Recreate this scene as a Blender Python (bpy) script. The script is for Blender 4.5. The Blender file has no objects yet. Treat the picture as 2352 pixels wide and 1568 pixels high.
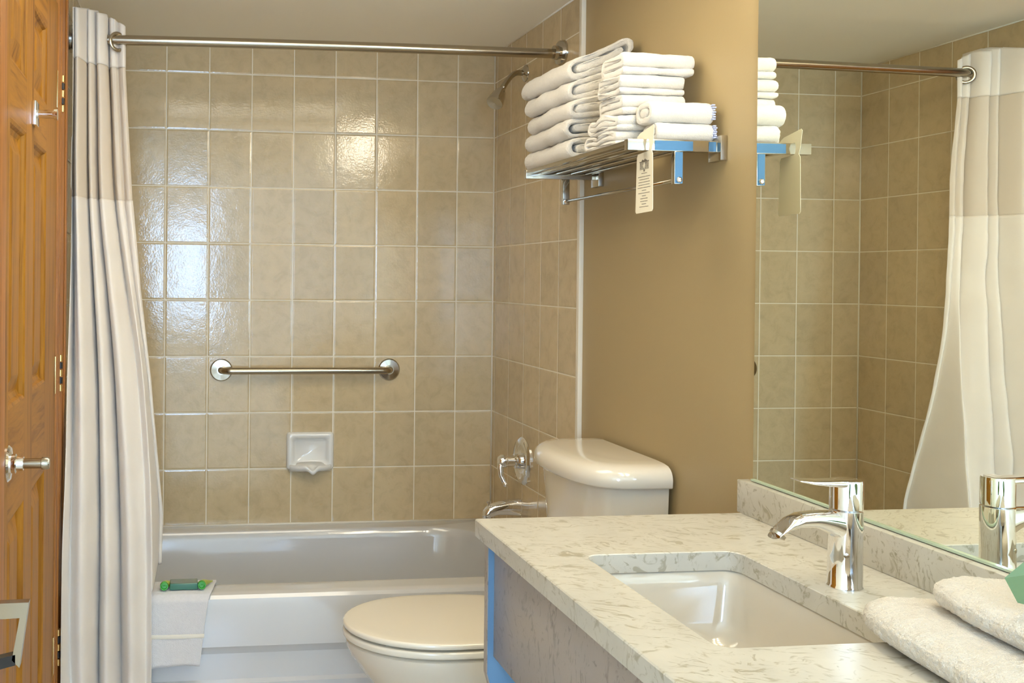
import bpy, bmesh, math, random
from mathutils import Vector, Matrix, noise
random.seed(7)
PI = math.pi
SC = bpy.context.scene
COL = SC.collection

# ------------------------------------------------------------------ camera
CAM = dict(X=-1.18069, Y=-3.63884, Z=1.33452, yaw=0.1280987, pitch=-0.0064764, roll=0.0091752,
           f=2282.07, px=703.82, py=652.36)
def make_camera():
    y, p, r = CAM['yaw'], CAM['pitch'], CAM['roll']
    f = Vector((math.sin(y)*math.cos(p), math.cos(y)*math.cos(p), math.sin(p)))
    rg = Vector((math.cos(y), -math.sin(y), 0))
    up = rg.cross(f)
    r2 = rg*math.cos(r) + up*math.sin(r)
    u2 = -rg*math.sin(r) + up*math.cos(r)
    cd = bpy.data.cameras.new('camera'); co = bpy.data.objects.new('camera', cd); COL.objects.link(co)
    m = Matrix((( r2.x, u2.x, -f.x, CAM['X']), (r2.y, u2.y, -f.y, CAM['Y']), (r2.z, u2.z, -f.z, CAM['Z']), (0, 0, 0, 1)))
    co.matrix_world = m
    cd.sensor_fit = 'HORIZONTAL'; cd.sensor_width = 36.0
    cd.lens = CAM['f']/2352*36
    cd.shift_x = (1176-CAM['px'])/2352
    cd.shift_y = -(784-CAM['py'])/2352
    cd.clip_start = 0.02
    SC.camera = co
make_camera()

# ------------------------------------------------------------------ world, light, exposure
w = bpy.data.worlds.new('world'); SC.world = w; w.use_nodes = True
bg = w.node_tree.nodes['Background']
bg.inputs[0].default_value = (0.39, 0.60, 1.0, 1); bg.inputs[1].default_value = 4.0
SC.view_settings.view_transform = 'Standard'
SC.view_settings.look = 'None'
SC.view_settings.gamma = 1.0
SC.view_settings.use_curve_mapping = False
SC.view_settings.exposure = 1.38
SC.cycles.max_bounces = 12
SC.cycles.diffuse_bounces = 6
SC.cycles.glossy_bounces = 8
SC.cycles.transparent_max_bounces = 12
SC.cycles.sample_clamp_indirect = 6.0

def area(name, loc, target, sx, sy, power, col):
    l = bpy.data.lights.new(name, 'AREA'); l.shape = 'RECTANGLE'; l.size = sx; l.size_y = sy
    l.energy = power; l.color = col
    o = bpy.data.objects.new(name, l); COL.objects.link(o); o.location = loc
    o.rotation_euler = (Vector(target)-Vector(loc)).to_track_quat('-Z', 'Y').to_euler()
    return o
# daylight through the window of the room behind the camera
LAMP_STRENGTH = 11.0
area('daylight', (-1.12, -5.28, 1.42), (-1.12, 0, 1.42), 0.42, 1.15, 10, (0.45, 0.70, 1.0))

# ------------------------------------------------------------------ node helper
class N:
    def __init__(s, name):
        s.m = bpy.data.materials.new(name); s.m.use_nodes = True
        s.t = s.m.node_tree; s.b = s.t.nodes['Principled BSDF']
    def n(s, ty, **kw):
        x = s.t.nodes.new(ty)
        for k, v in kw.items(): setattr(x, k, v)
        return x
    def l(s, a, b): s.t.links.new(a, b)
    def val(s, sock, v):
        if hasattr(v, 'is_linked') or hasattr(v, 'links'): s.l(v, sock)
        else: sock.default_value = v
    def math(s, op, a, b=0.0, c=0.0, clamp=False):
        x = s.n('ShaderNodeMath', operation=op); x.use_clamp = clamp
        s.val(x.inputs[0], a); s.val(x.inputs[1], b); s.val(x.inputs[2], c)
        return x.outputs[0]
    def mix(s, fac, a, b):
        x = s.n('ShaderNodeMix', data_type='RGBA')
        s.val(x.inputs[0], fac); s.val(x.inputs[6], a); s.val(x.inputs[7], b)
        return x.outputs[2]
    def pos(s):
        return s.n('ShaderNodeNewGeometry').outputs['Position']
    def obj(s):
        return s.n('ShaderNodeTexCoord').outputs['Object']
    def mapping(s, vec, scale=(1, 1, 1), rot=(0, 0, 0), loc=(0, 0, 0)):
        x = s.n('ShaderNodeMapping'); s.l(vec, x.inputs[0])
        x.inputs['Scale'].default_value = scale; x.inputs['Rotation'].default_value = rot; x.inputs['Location'].default_value = loc
        return x.outputs[0]
    def noise(s, vec, scale, detail=3, rough=0.5, dist=0.0):
        x = s.n('ShaderNodeTexNoise'); s.l(vec, x.inputs['Vector'])
        x.inputs['Scale'].default_value = scale; x.inputs['Detail'].default_value = detail
        x.inputs['Roughness'].default_value = rough; x.inputs['Distortion'].default_value = dist
        return x.outputs['Fac']
    def ramp(s, fac, stops):
        x = s.n('ShaderNodeValToRGB'); s.l(fac, x.inputs[0]); e = x.color_ramp.elements
        while len(e) < len(stops): e.new(0.5)
        for q, (p, c) in zip(e, stops): q.position = p; q.color = c if len(c) == 4 else (*c, 1)
        return x.outputs[0]
    def bump(s, h, strength=1.0, dist=0.001, prev=None):
        x = s.n('ShaderNodeBump'); s.l(h, x.inputs['Height'])
        x.inputs['Strength'].default_value = strength; x.inputs['Distance'].default_value = dist
        if prev is not None: s.l(prev, x.inputs['Normal'])
        return x.outputs[0]
    def set(s, **kw):
        for k, v in kw.items():
            k = {'color': 'Base Color', 'rough': 'Roughness', 'metal': 'Metallic', 'normal': 'Normal', 'spec': 'Specular IOR Level',
                 'coat': 'Coat Weight', 'coatr': 'Coat Roughness', 'sheen': 'Sheen Weight', 'alpha': 'Alpha', 'sss': 'Subsurface Weight',
                 'trans': 'Transmission Weight', 'emis': 'Emission Color', 'emis_s': 'Emission Strength', 'ior': 'IOR'}[k]
            if isinstance(v, tuple) and len(v) == 3: v = (*v, 1)
            s.val(s.b.inputs[k], v)
        return s.m

def simple(name, col, rough=0.5, metal=0.0, **kw):
    return N(name).set(color=col, rough=rough, metal=metal, **kw)

TW, TH = 0.155, 0.206165
ROW0 = 2.075
def tile_material(name, axis, off, base=(0.60, 0.475, 0.288), gloss=0.09):
    s = N(name); sep = s.n('ShaderNodeSeparateXYZ'); s.l(s.pos(), sep.inputs[0])
    u = s.math('DIVIDE', s.math('SUBTRACT', s.math('MULTIPLY', sep.outputs[axis], -1.0), off), TW)
    v = s.math('DIVIDE', s.math('SUBTRACT', sep.outputs[2], ROW0), TH)
    u = s.math('ADD', u, 100.0); v = s.math('ADD', v, 100.0)
    cu, cv = s.math('FLOOR', u), s.math('FLOOR', v)
    fu, fv = s.math('FRACT', u), s.math('FRACT', v)
    du = s.math('MULTIPLY', s.math('MINIMUM', fu, s.math('SUBTRACT', 1.0, fu)), TW)
    dv = s.math('MULTIPLY', s.math('MINIMUM', fv, s.math('SUBTRACT', 1.0, fv)), TH)
    d = s.math('MINIMUM', du, dv)
    g = s.n('ShaderNodeMapRange', interpolation_type='SMOOTHSTEP'); s.l(d, g.inputs[0])
    g.inputs[1].default_value = 0.0011; g.inputs[2].default_value = 0.0022     # 0 grout .. 1 tile
    e = s.n('ShaderNodeMapRange', interpolation_type='SMOOTHSTEP'); s.l(d, e.inputs[0])
    e.inputs[1].default_value = 0.001; e.inputs[2].default_value = 0.007
    cell = s.n('ShaderNodeCombineXYZ'); s.l(cu, cell.inputs[0]); s.l(cv, cell.inputs[1])
    wn = s.n('ShaderNodeTexWhiteNoise', noise_dimensions='3D'); s.l(cell.outputs[0], wn.inputs[0])
    rs = s.n('ShaderNodeSeparateColor'); s.l(wn.outputs['Color'], rs.inputs[0])
    tx = s.math('MULTIPLY', s.math('SUBTRACT', rs.outputs[0], 0.5), s.math('MULTIPLY', s.math('SUBTRACT', fu, 0.5), TW))
    ty = s.math('MULTIPLY', s.math('SUBTRACT', rs.outputs[1], 0.5), s.math('MULTIPLY', s.math('SUBTRACT', fv, 0.5), TH))
    # every tile is set at its own very slight angle
    tilt = s.math('ADD', s.math('MULTIPLY', tx, 0.010), s.math('MULTIPLY', ty, 0.030))
    p = s.pos()
    wav = s.math('MULTIPLY', s.noise(p, 26, 2, 0.5), 0.00045)
    peel = s.math('MULTIPLY', s.noise(p, 150, 2, 0.55), 0.00024)
    h = s.math('ADD', s.math('ADD', tilt, wav), s.math('ADD', peel, s.math('MULTIPLY', e.outputs[0], 0.0007)))
    nrm = s.bump(h, 1.0, 1.0)
    # mottling
    m1 = s.noise(s.mapping(p, (1, 1, 1)), 22, 5, 0.62, 0.6)
    m2 = s.noise(p, 70, 3, 0.6)
    c = s.ramp(m1, [(0.30, tuple(x*0.88 for x in base)), (0.5, base), (0.7, tuple(min(1, x*1.06) for x in base))])
    spots = s.ramp(m2, [(0.60, (0, 0, 0)), (0.70, (1, 1, 1))])
    c = s.mix(s.math('MULTIPLY', spots, 0.30), c, (base[0]*0.92, base[1]*0.78, base[2]*0.66, 1))
    var = s.math('ADD', 0.95, s.math('MULTIPLY', rs.outputs[2], 0.10))
    hs = s.n('ShaderNodeHueSaturation'); s.l(c, hs.inputs['Color']); s.l(var, hs.inputs['Value'])
    col = s.mix(g.outputs[0], (0.86, 0.80, 0.66, 1), hs.outputs[0])
    ro = s.n('ShaderNodeMapRange'); s.l(g.outputs[0], ro.inputs[0]); ro.inputs[3].default_value = 0.6; ro.inputs[4].default_value = gloss
    return s.set(color=col, rough=ro.outputs[0], normal=nrm, spec=0.6)

def stone_material(name, base, vein, scale=1.0):
    s = N(name); p = s.pos()
    q = s.mapping(p, (1.0, 1.0, 1.0), (0.25, 0.15, 0.35))
    warp = s.n('ShaderNodeTexNoise'); s.l(q, warp.inputs['Vector']); warp.inputs['Scale'].default_value = 7*scale; warp.inputs['Detail'].default_value = 3
    ad = s.n('ShaderNodeVectorMath', operation='MULTIPLY_ADD'); s.l(warp.outputs['Color'], ad.inputs[0])
    ad.inputs[1].default_value = (0.14, 0.14, 0.14); s.l(q, ad.inputs[2])
    a = s.noise(s.mapping(ad.outputs[0], (26, 62, 40)), 1.0*scale, 4, 0.62, 0.9)
    b = s.noise(s.mapping(ad.outputs[0], (16, 90, 55), (0, 0, 0.5)), 1.0*scale, 3, 0.55, 1.2)
    va = s.ramp(a, [(0.56, (0, 0, 0)), (0.66, (1, 1, 1))])
    vb = s.ramp(b, [(0.60, (0, 0, 0)), (0.67, (1, 1, 1))])
    cl = s.noise(q, 11*scale, 4, 0.6)
    c = s.ramp(cl, [(0.3, tuple(x*0.93 for x in base)), (0.7, tuple(min(1, x*1.05) for x in base))])
    c = s.mix(s.math('MULTIPLY', va, 0.68), c, (*vein, 1))
    c = s.mix(s.math('MULTIPLY', vb, 0.55), c, (vein[0]*0.82, vein[1]*0.82, vein[2]*0.8, 1))
    return s.set(color=c, rough=0.28, spec=0.45)

def wood_material(name, axis_scale, light=(0.37, 0.165, 0.018), dark=(0.19, 0.068, 0.006)):
    s = N(name); o = s.pos()
    q = s.mapping(o, axis_scale)
    a = s.noise(q, 5.0, 5, 0.62, 1.1)
    b = s.noise(s.mapping(o, tuple(x*6 for x in axis_scale)), 6.0, 3, 0.6, 0.3)
    c = s.ramp(a, [(0.30, dark), (0.48, light), (0.62, tuple(min(1, x*1.18) for x in light)), (0.78, tuple(x*0.85 for x in light))])
    c = s.mix(s.math('MULTIPLY', b, 0.35), c, (*dark, 1))
    return s.set(color=c, rough=0.42, spec=0.22, normal=s.bump(b, 0.15, 0.001))

def terry_material(name, col=(0.68, 0.635, 0.565), amp=0.0016, tint2=None):
    s = N(name); o = s.pos()
    a = s.noise(o, 420, 3, 0.7); b = s.noise(o, 120, 3, 0.6); v = s.n('ShaderNodeTexVoronoi'); s.l(o, v.inputs['Vector']); v.inputs['Scale'].default_value = 480
    h = s.math('ADD', s.math('MULTIPLY', a, 0.9), s.math('ADD', s.math('MULTIPLY', b, 0.8), s.math('MULTIPLY', v.outputs['Distance'], -0.6)))
    c = s.ramp(b, [(0.3, tuple(x*0.95 for x in col)), (0.7, col)])
    return s.set(color=c, rough=0.95, spec=0.1, sheen=0.5, normal=s.bump(h, 0.9, amp))

M = {}
M['tile_back'] = tile_material('beige_tile_back', 0, 0.1438)
M['tile_right'] = tile_material('beige_tile_right', 1, 0.1864, gloss=0.20)
M['tile_left'] = tile_material('beige_tile_left', 1, 0.1559)
def paint(name, col, rough=0.55):
    s = N(name); h = s.noise(s.pos(), 260, 3, 0.6)
    return s.set(color=col, rough=rough, normal=s.bump(h, 0.12, 0.001), spec=0.35)
M['paint_tan'] = paint('tan_paint', (0.41, 0.31, 0.160), 0.42)
M['paint_cream'] = paint('cream_paint', (0.86, 0.80, 0.66))
M['ceiling'] = paint('ceiling_paint', (0.95, 0.90, 0.77), 0.7)
M['caulk'] = simple('white_caulk', (0.80, 0.74, 0.62), 0.4)
M['grout'] = simple('light_grout', (0.72, 0.66, 0.52), 0.5)
M['floor'] = stone_material('floor_vinyl', (0.68, 0.62, 0.52), (0.40, 0.34, 0.26), 0.5)
M['tub'] = simple('tub_enamel', (0.60, 0.60, 0.60), 0.12, coat=0.6, coatr=0.05)
M['porcelain'] = simple('toilet_porcelain', (0.74, 0.68, 0.57), 0.08, coat=0.7, coatr=0.04)
M['seat'] = simple('seat_plastic', (0.80, 0.75, 0.64), 0.14, coat=0.5, coatr=0.08)
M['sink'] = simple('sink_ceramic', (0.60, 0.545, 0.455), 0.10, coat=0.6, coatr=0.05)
M['dish'] = simple('soap_dish_ceramic', (0.80, 0.79, 0.75), 0.08, coat=0.6, coatr=0.05)
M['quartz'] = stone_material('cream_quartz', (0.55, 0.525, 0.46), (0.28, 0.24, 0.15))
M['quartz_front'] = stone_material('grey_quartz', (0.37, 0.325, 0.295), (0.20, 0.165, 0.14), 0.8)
M['facing'] = simple('blue_facing', (0.15, 0.29, 0.48), 0.25, 0.1)  # blue daylight on the end panel's inner face, put into the colour
M['film'] = simple('blue_film', (0.065, 0.17, 0.31), 0.22, 0.2)  # daylight reflected in the rack's chrome, painted as a blue tint
M['chrome'] = simple('polished_chrome', (0.86, 0.86, 0.87), 0.04, 1.0)
M['nickel'] = simple('brushed_nickel', (0.42, 0.37, 0.29), 0.22, 1.0)
M['chrome_warm'] = simple('satin_chrome', (0.52, 0.48, 0.41), 0.14, 1.0)
M['mirror'] = simple('mirror_silver', (0.96, 0.985, 0.89), 0.0, 1.0)
M['mirror_edge'] = simple('mirror_edge_glass', (0.45, 0.55, 0.42), 0.1)
M['brass'] = simple('hinge_brass', (0.72, 0.50, 0.20), 0.22, 1.0)
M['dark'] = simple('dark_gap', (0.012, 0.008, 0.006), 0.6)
M['wood_v'] = wood_material('pine_vertical_grain', (9, 9, 0.55))
M['wood_h'] = wood_material('pine_cross_grain', (9, 0.8, 9))
M['wood_dark'] = wood_material('pine_jamb', (9, 9, 0.4), (0.40, 0.165, 0.04), (0.20, 0.065, 0.012))
M['terry'] = terry_material('white_terry')
M['terry_fine'] = terry_material('white_terry_fine', (0.74, 0.70, 0.63), 0.0011)
M['terry_near'] = terry_material('white_terry_near', (0.66, 0.60, 0.51), 0.0020)
M['terry_rim'] = terry_material('cool_white_terry', (0.74, 0.73, 0.74), 0.0011)
M['hem'] = simple('woven_hem', (0.80, 0.76, 0.66), 0.8)
M['blue_thread'] = simple('blue_label', (0.45, 0.50, 0.72), 0.8)
M['card'] = simple('tag_card', (0.82, 0.76, 0.60), 0.55)
M['ink'] = simple('tag_ink', (0.20, 0.17, 0.13), 0.7)
M['ink_light'] = simple('tag_print_grey', (0.42, 0.38, 0.30), 0.7)
M['green_box'] = simple('dark_green_soap_wrap', (0.035, 0.17, 0.11), 0.3, coat=0.4)
M['green_box_top'] = simple('green_grey_wrap', (0.16, 0.19, 0.13), 0.25)
M['green_cap'] = simple('bright_green_cap', (0.03, 0.36, 0.02), 0.25, coat=0.5)
M['yellow_tube'] = simple('yellow_green_tube', (0.52, 0.60, 0.10), 0.3, trans=0.3)
M['green_film'] = simple('pale_green_wrapper', (0.15, 0.25, 0.12), 0.22, coat=0.6)
M['black'] = simple('dark_bronze', (0.03, 0.027, 0.025), 0.35, 0.4)
M['hole'] = simple('drain_metal', (0.35, 0.33, 0.3), 0.25, 1.0)

def curtain_material():
    s = N('off_white_curtain'); o = s.pos()
    a = s.noise(s.mapping(o, (1, 1, 1)), 900, 2, 0.6); b = s.noise(o, 9, 3, 0.5)
    c = s.ramp(b, [(0.3, (0.89, 0.83, 0.755)), (0.7, (0.93, 0.875, 0.80))])
    s.set(color=c, rough=0.55, spec=0.3, sheen=0.3, normal=s.bump(a, 0.3, 0.0004))
    tr = s.n('ShaderNodeBsdfTranslucent'); tr.inputs[0].default_value = (0.75, 0.66, 0.55, 1)
    mx = s.n('ShaderNodeMixShader'); mx.inputs[0].default_value = 0.18
    s.l(s.b.outputs[0], mx.inputs[1]); s.l(tr.outputs[0], mx.inputs[2])
    s.l(mx.outputs[0], s.t.nodes['Material Output'].inputs[0])
    return s.m
def sheer_material():
    s = N('sheer_voile'); s.set(color=(0.78, 0.70, 0.60), rough=0.7, spec=0.2)
    tr = s.n('ShaderNodeBsdfTransparent'); tr.inputs[0].default_value = (0.95, 0.9, 0.82, 1)
    mx = s.n('ShaderNodeMixShader'); mx.inputs[0].default_value = 0.22
    s.l(s.b.outputs[0], mx.inputs[1]); s.l(tr.outputs[0], mx.inputs[2])
    s.l(mx.outputs[0], s.t.nodes['Material Output'].inputs[0])
    return s.m
M['curtain'] = curtain_material(); M['sheer'] = sheer_material()
def glow(name, col, strength):
    s = N(name); return s.set(color=(0.9, 0.85, 0.75), rough=0.4, emis=col, emis_s=strength)
M['diffuser'] = glow('lit_ceiling_diffuser', (1.0, 0.90, 0.70), 2.3)
M['globe'] = glow('lit_glass_globe', (1.0, 0.90, 0.72), LAMP_STRENGTH)

# ------------------------------------------------------------------ mesh helpers
def link(name, me, mat=None, parent=None, smooth=False):
    o = bpy.data.objects.new(name, me); COL.objects.link(o)
    if mat is not None:
        for m in (mat if isinstance(mat, (list, tuple)) else [mat]): me.materials.append(m)
    if parent is not None: o.parent = parent
    if smooth:
        me.polygons.foreach_set('use_smooth', [True]*len(me.polygons))
    return o
def fin(name, bm, mat, parent=None, smooth=False, auto=None):
    bmesh.ops.recalc_face_normals(bm, faces=bm.faces[:])
    if auto is not None:
        for e in bm.edges:
            if len(e.link_faces) == 2 and e.calc_face_angle(0) > math.radians(auto): e.smooth = False
        smooth = True
    me = bpy.data.meshes.new(name); bm.to_mesh(me); bm.free()
    off = Vector((0, 0, 0)); q = parent
    while q is not None: off += q.location; q = q.parent
    if off.length > 0: me.transform(Matrix.Translation(-off))
    return link(name, me, mat, parent, smooth)
def add_box(bm, x0, x1, y0, y1, z0, z1, bev=0.0, seg=2, mi=0):
    r = bmesh.ops.create_cube(bm, size=1.0)
    vs = r['verts']
    for v in vs:
        v.co = Vector(((x0+x1)/2+v.co.x*(x1-x0), (y0+y1)/2+v.co.y*(y1-y0), (z0+z1)/2+v.co.z*(z1-z0)))
    fs = list({f for v in vs for f in v.link_faces})
    for f in fs: f.material_index = mi
    if bev > 0:
        es = list({e for v in vs for e in v.link_edges})
        bmesh.ops.bevel(bm, geom=es, offset=bev, segments=seg, affect='EDGES', profile=0.6)
def boxo(name, dims, mat, parent=None, bev=0.0, seg=2):
    bm = bmesh.new(); add_box(bm, *dims, bev=bev, seg=seg)
    return fin(name, bm, mat, parent, auto=35 if bev else None)
def add_rings(bm, rings, cap0=True, cap1=True, close=True, mi=0):
    vv = [[bm.verts.new(p) for p in r] for r in rings]
    n = len(vv[0])
    for a, b in zip(vv[:-1], vv[1:]):
        for i in range(n if close else n-1):
            j = (i+1) % n
            try:
                f = bm.faces.new((a[i], a[j], b[j], b[i])); f.material_index = mi
            except ValueError: pass
    if cap0: bm.faces.new(vv[0][::-1]).material_index = mi
    if cap1: bm.faces.new(vv[-1]).material_index = mi
    return vv
def add_tube(bm, pts, r, n=16, caps=True, mi=0):
    pts = [Vector(p) for p in pts]; rs = r if isinstance(r, (list, tuple)) else [r]*len(pts)
    rings = []; up = None
    for i, p in enumerate(pts):
        t = (pts[min(i+1, len(pts)-1)]-pts[max(i-1, 0)]).normalized()
        if up is None:
            up = Vector((0, 0, 1)) if abs(t.z) < 0.9 else Vector((1, 0, 0))
        a = t.cross(up).normalized(); b = a.cross(t).normalized(); up = b
        rings.append([p+(a*math.cos(k*2*PI/n)+b*math.sin(k*2*PI/n))*rs[i] for k in range(n)])
    add_rings(bm, rings, caps, caps, mi=mi)
def add_lathe(bm, prof, origin, axis, n=32, mi=0):
    """prof: list of (radius, distance along axis)."""
    ax = Vector(axis).normalized(); o = Vector(origin)
    u = ax.orthogonal().normalized(); v = ax.cross(u)
    rings = [[o+ax*h+(u*math.cos(k*2*PI/n)+v*math.sin(k*2*PI/n))*max(r, 1e-5) for k in range(n)] for r, h in prof]
    add_rings(bm, rings, True, True, mi=mi)
def add_prism(bm, poly, axis, a, b, mi=0):
    """poly in the two other axes; extruded from a to b along axis."""
    def P(q, t):
        if axis == 'x': return (t, q[0], q[1])
        if axis == 'y': return (q[0], t, q[1])
        return (q[0], q[1], t)
    add_rings(bm, [[P(q, a) for q in poly], [P(q, b) for q in poly]], mi=mi)
def rrect(x0, x1, y0, y1, r, n=8, z=0.0, rr=None):
    """rounded rectangle ring; rr: radii for corners (x1y0, x1y1, x0y1, x0y0)"""
    rr = rr or (r,)*4
    out = []
    for (cx, cy, sx, sy, a0, q) in ((x1, y0, -1, 1, -PI/2, rr[0]), (x1, y1, -1, -1, 0, rr[1]), (x0, y1, 1, -1, PI/2, rr[2]), (x0, y0, 1, 1, PI, rr[3])):
        for k in range(n+1):
            a = a0+k*(PI/2)/n
            out.append(Vector((cx+sx*q+q*math.cos(a), cy+sy*q+q*math.sin(a), z)))
    return out
def empty(name, loc, label, cat, group=None):
    o = bpy.data.objects.new(name, None); COL.objects.link(o); o.location = loc; o.empty_display_size = 0.05
    o['label'] = label; o['category'] = cat
    if group: o['group'] = group
    return o
def tag(o, label, cat, group=None):
    o['label'] = label; o['category'] = cat
    if group: o['group'] = group
    return o
def struct(o): o['kind'] = 'structure'; return o
def fbm(p, s, seed=0.0): return noise.noise(Vector((p[0]*s+seed, p[1]*s-seed*0.7, p[2]*s+seed*1.3)))

# ------------------------------------------------------------------ room shell
XL, CZ, YF = -1.497, 2.185, -5.3
YE = -3.85      # end of the bathroom; the bedroom with its daylight lies beyond
WX = 0.010      # painted face of the right wall, the tile stands 10 mm proud of it
struct(boxo('floor', (-3.0, 1.5, YF-0.1, 0.1, -0.05, 0.0), M['floor']))
struct(boxo('ceiling', (-3.0, 1.5, YF-0.1, 0.1, CZ, CZ+0.05), M['ceiling']))
struct(boxo('wall_back', (XL-0.1, 0.1, 0.0, 0.1, 0.0, CZ), M['tile_back']))
struct(boxo('wall_alcove_right', (0.0, 0.1, -0.803, 0.0, 0.0, CZ), M['tile_right']))
struct(boxo('wall_right', (WX, 0.1, YE, -0.803, 0.0, CZ), M['paint_tan']))
struct(boxo('wall_alcove_left', (XL-0.1, XL, -0.80, 0.0, 0.0, CZ), M['tile_left']))
# left wall around the door opening
DY0, DY1, DTOP = -1.80, -1.02, 2.04
bm = bmesh.new()
add_box(bm, XL-0.1, XL, DY1, -0.80, 0.0, CZ); add_box(bm, XL-0.1, XL, YE, DY0, 0.0, CZ); add_box(bm, XL-0.1, XL, DY0, DY1, DTOP, CZ)
struct(fin('wall_left', bm, M['paint_cream']))
# front wall, with the window that lights the room from behind the camera
bm = bmesh.new()
WXA, WXB, WZA, WZB = -1.34, -0.90, 0.83, 2.02
add_box(bm, -3.0, WXA, YF-0.1, YF+0.02, 0, CZ); add_box(bm, WXB, 1.5, YF-0.1, YF+0.02, 0, CZ)
add_box(bm, WXA, WXB, YF-0.1, YF+0.02, 0, WZA); add_box(bm, WXA, WXB, YF-0.1, YF+0.02, WZB, CZ)
struct(fin('wall_front', bm, M['paint_cream']))
# white tile edge strip and the caulk joints
struct(boxo('trim_1', (-0.004, WX, -0.822, -0.803, 0.0, CZ), M['caulk'], bev=0.0015))
bm = bmesh.new()
add_tube(bm, [(XL, -0.001, 0.427), (0, -0.001, 0.427)], 0.0045, 8)
add_tube(bm, [(-0.001, -0.0, 0.427), (-0.001, -0.78, 0.427)], 0.0045, 8)
add_tube(bm, [(-0.0015, -0.0015, 0.43), (-0.0015, -0.0015, CZ)], 0.003, 8)
add_tube(bm, [(XL+0.0015, -0.0015, 0.43), (XL+0.0015, -0.0015, CZ)], 0.003, 8)
add_tube(bm, [(-0.0015, -0.0, CZ-0.001), (-0.0015, -0.80, CZ-0.001)], 0.003, 8)
add_tube(bm, [(XL+0.0015, -0.0, CZ-0.001), (XL+0.0015, -0.80, CZ-0.001)], 0.003, 8)
struct(fin('trim_2', bm, M['caulk'], smooth=True))

# ------------------------------------------------------------------ bathtub
def bathtub():
    t = empty('bathtub', (-0.75, -0.39, 0), 'cream enamel bathtub set in the tiled alcove below the grab bar', 'bathtub')
    bm = bmesh.new(); X0, X1, YB = XL+0.001, -0.001, -0.001
    R = []
    def outer(z, yf, r=0.004): R.append(rrect(X0, X1, yf, YB, r, 8, z))
    outer(0.0, -0.790); outer(0.168, -0.790); outer(0.176, -0.778); outer(0.250, -0.778); outer(0.276, -0.796)
    outer(0.395, -0.796); outer(0.412, -0.793); outer(0.421, -0.785); outer(0.4245, -0.774); outer(0.425, -0.76)
    def inner(z, i, r, rr=None):
        R.append(rrect(X0+0.09+i*1.6, X1-0.075-i*0.7, -0.700+i, YB-0.075-i, r, 8, z, rr))
    rr = lambda k: (0.20*k, 0.20*k, 0.12*k, 0.12*k)
    inner(0.425, 0.0, 0.15, rr(1)); inner(0.422, 0.006, 0.15, rr(1)); inner(0.412, 0.013, 0.15, rr(1)); inner(0.39, 0.019, 0.15, rr(1))
    inner(0.30, 0.032, 0.15, rr(1)); inner(0.20, 0.048, 0.15, rr(1)); inner(0.13, 0.068, 0.14, rr(0.9)); inner(0.095, 0.10, 0.12, rr(0.8)); inner(0.085, 0.15, 0.1, rr(0.6))
    add_rings(bm, R)
    fin('tub_body', bm, M['tub'], t, auto=24)
    bm = bmesh.new(); add_lathe(bm, [(0.03, 0), (0.03, 0.004), (0.02, 0.006), (0.0, 0.006)], (-0.22, -0.39, 0.0855), (0, 0, 1), 24)
    fin('drain', bm, M['hole'], t, auto=40)
bathtub()

# ------------------------------------------------------------------ grab bar
def grab_bar():
    t = empty('grab_bar', (-0.711, 0, 0.995), 'brushed steel grab bar with round flanges on the tiled back wall', 'grab bar')
    for xx in (-1.023, -0.399):
        bm = bmesh.new(); add_lathe(bm, [(0.041, 0), (0.041, 0.005), (0.037, 0.009), (0.017, 0.011), (0.017, 0.013), (0, 0.013)], (xx, -0.0, 0.995), (0, -1, 0), 40)
        fin('flange', bm, M['chrome_warm'], t, auto=30)
    pts = []
    xa, xb, z, off, r = -1.023, -0.399, 0.995, 0.048, 0.034
    pts.append((xa, -0.008, z))
    for k in range(9):
        a = k/8*PI/2; pts.append((xa+r-r*math.cos(a), -(off-r)-r*math.sin(a), z))
    for k in range(9):
        a = PI/2-k/8*PI/2; pts.append((xb-r+r*math.cos(a), -(off-r)-r*math.sin(a), z))
    pts.append((xb, -0.008, z))
    bm = bmesh.new(); add_tube(bm, pts, 0.0125, 24)
    fin('bar', bm, M['nickel'], t, smooth=True)
grab_bar()

# ------------------------------------------------------------------ ceramic soap dish
def soap_dish():
    t = empty('soap_dish', (-0.6935, 0, 0.69), 'white ceramic soap dish recessed in the tiles below the grab bar', 'soap dish')
    x0, x1, z0, z1 = -0.781, -0.606, 0.627, 0.765
    bm = bmesh.new()
    def ring(i, y, zb=0.0, r=0.012):
        return [Vector((p.x, y, p.y)) for p in rrect(x0+i, x1-i, z0+i+zb, z1-i*0.9, r, 6)]
    add_rings(bm, [ring(0, 0.0), ring(0.0, -0.008), ring(0.004, -0.016), ring(0.012, -0.019), ring(0.020, -0.017), ring(0.027, -0.009), ring(0.032, -0.003)])
    fin('frame', bm, M['dish'], t, auto=50)
    bm = bmesh.new()
    # tray with wavy front lip
    prof = []; nx = 28
    rings = []
    for k in range(nx+1):
        u = k/nx; x = x0+0.010+u*(x1-x0-0.020)
        w = 0.5-0.5*math.cos(u*2*PI); lip = 0.040*(w**0.45)+0.010
        dip = -0.012*math.exp(-((u-0.55)/0.10)**2)+0.004*math.cos(u*PI*6)*w
        rings.append([Vector((x, -0.004, z0+0.030)), Vector((x, -0.004-lip*0.6, z0+0.016)), Vector((x, -0.004-lip*0.9, z0+0.018+dip)),
                      Vector((x, -0.006-lip, z0+0.021+dip)), Vector((x, -0.010-lip, z0+0.014+dip)), Vector((x, -0.008-lip, z0+0.004+dip)),
                      Vector((x, -0.004-lip*0.5, z0-0.006)), Vector((x, -0.001, z0-0.002))])
    add_rings(bm, rings)
    fin('tray', bm, M['dish'], t, smooth=True)
soap_dish()

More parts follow.
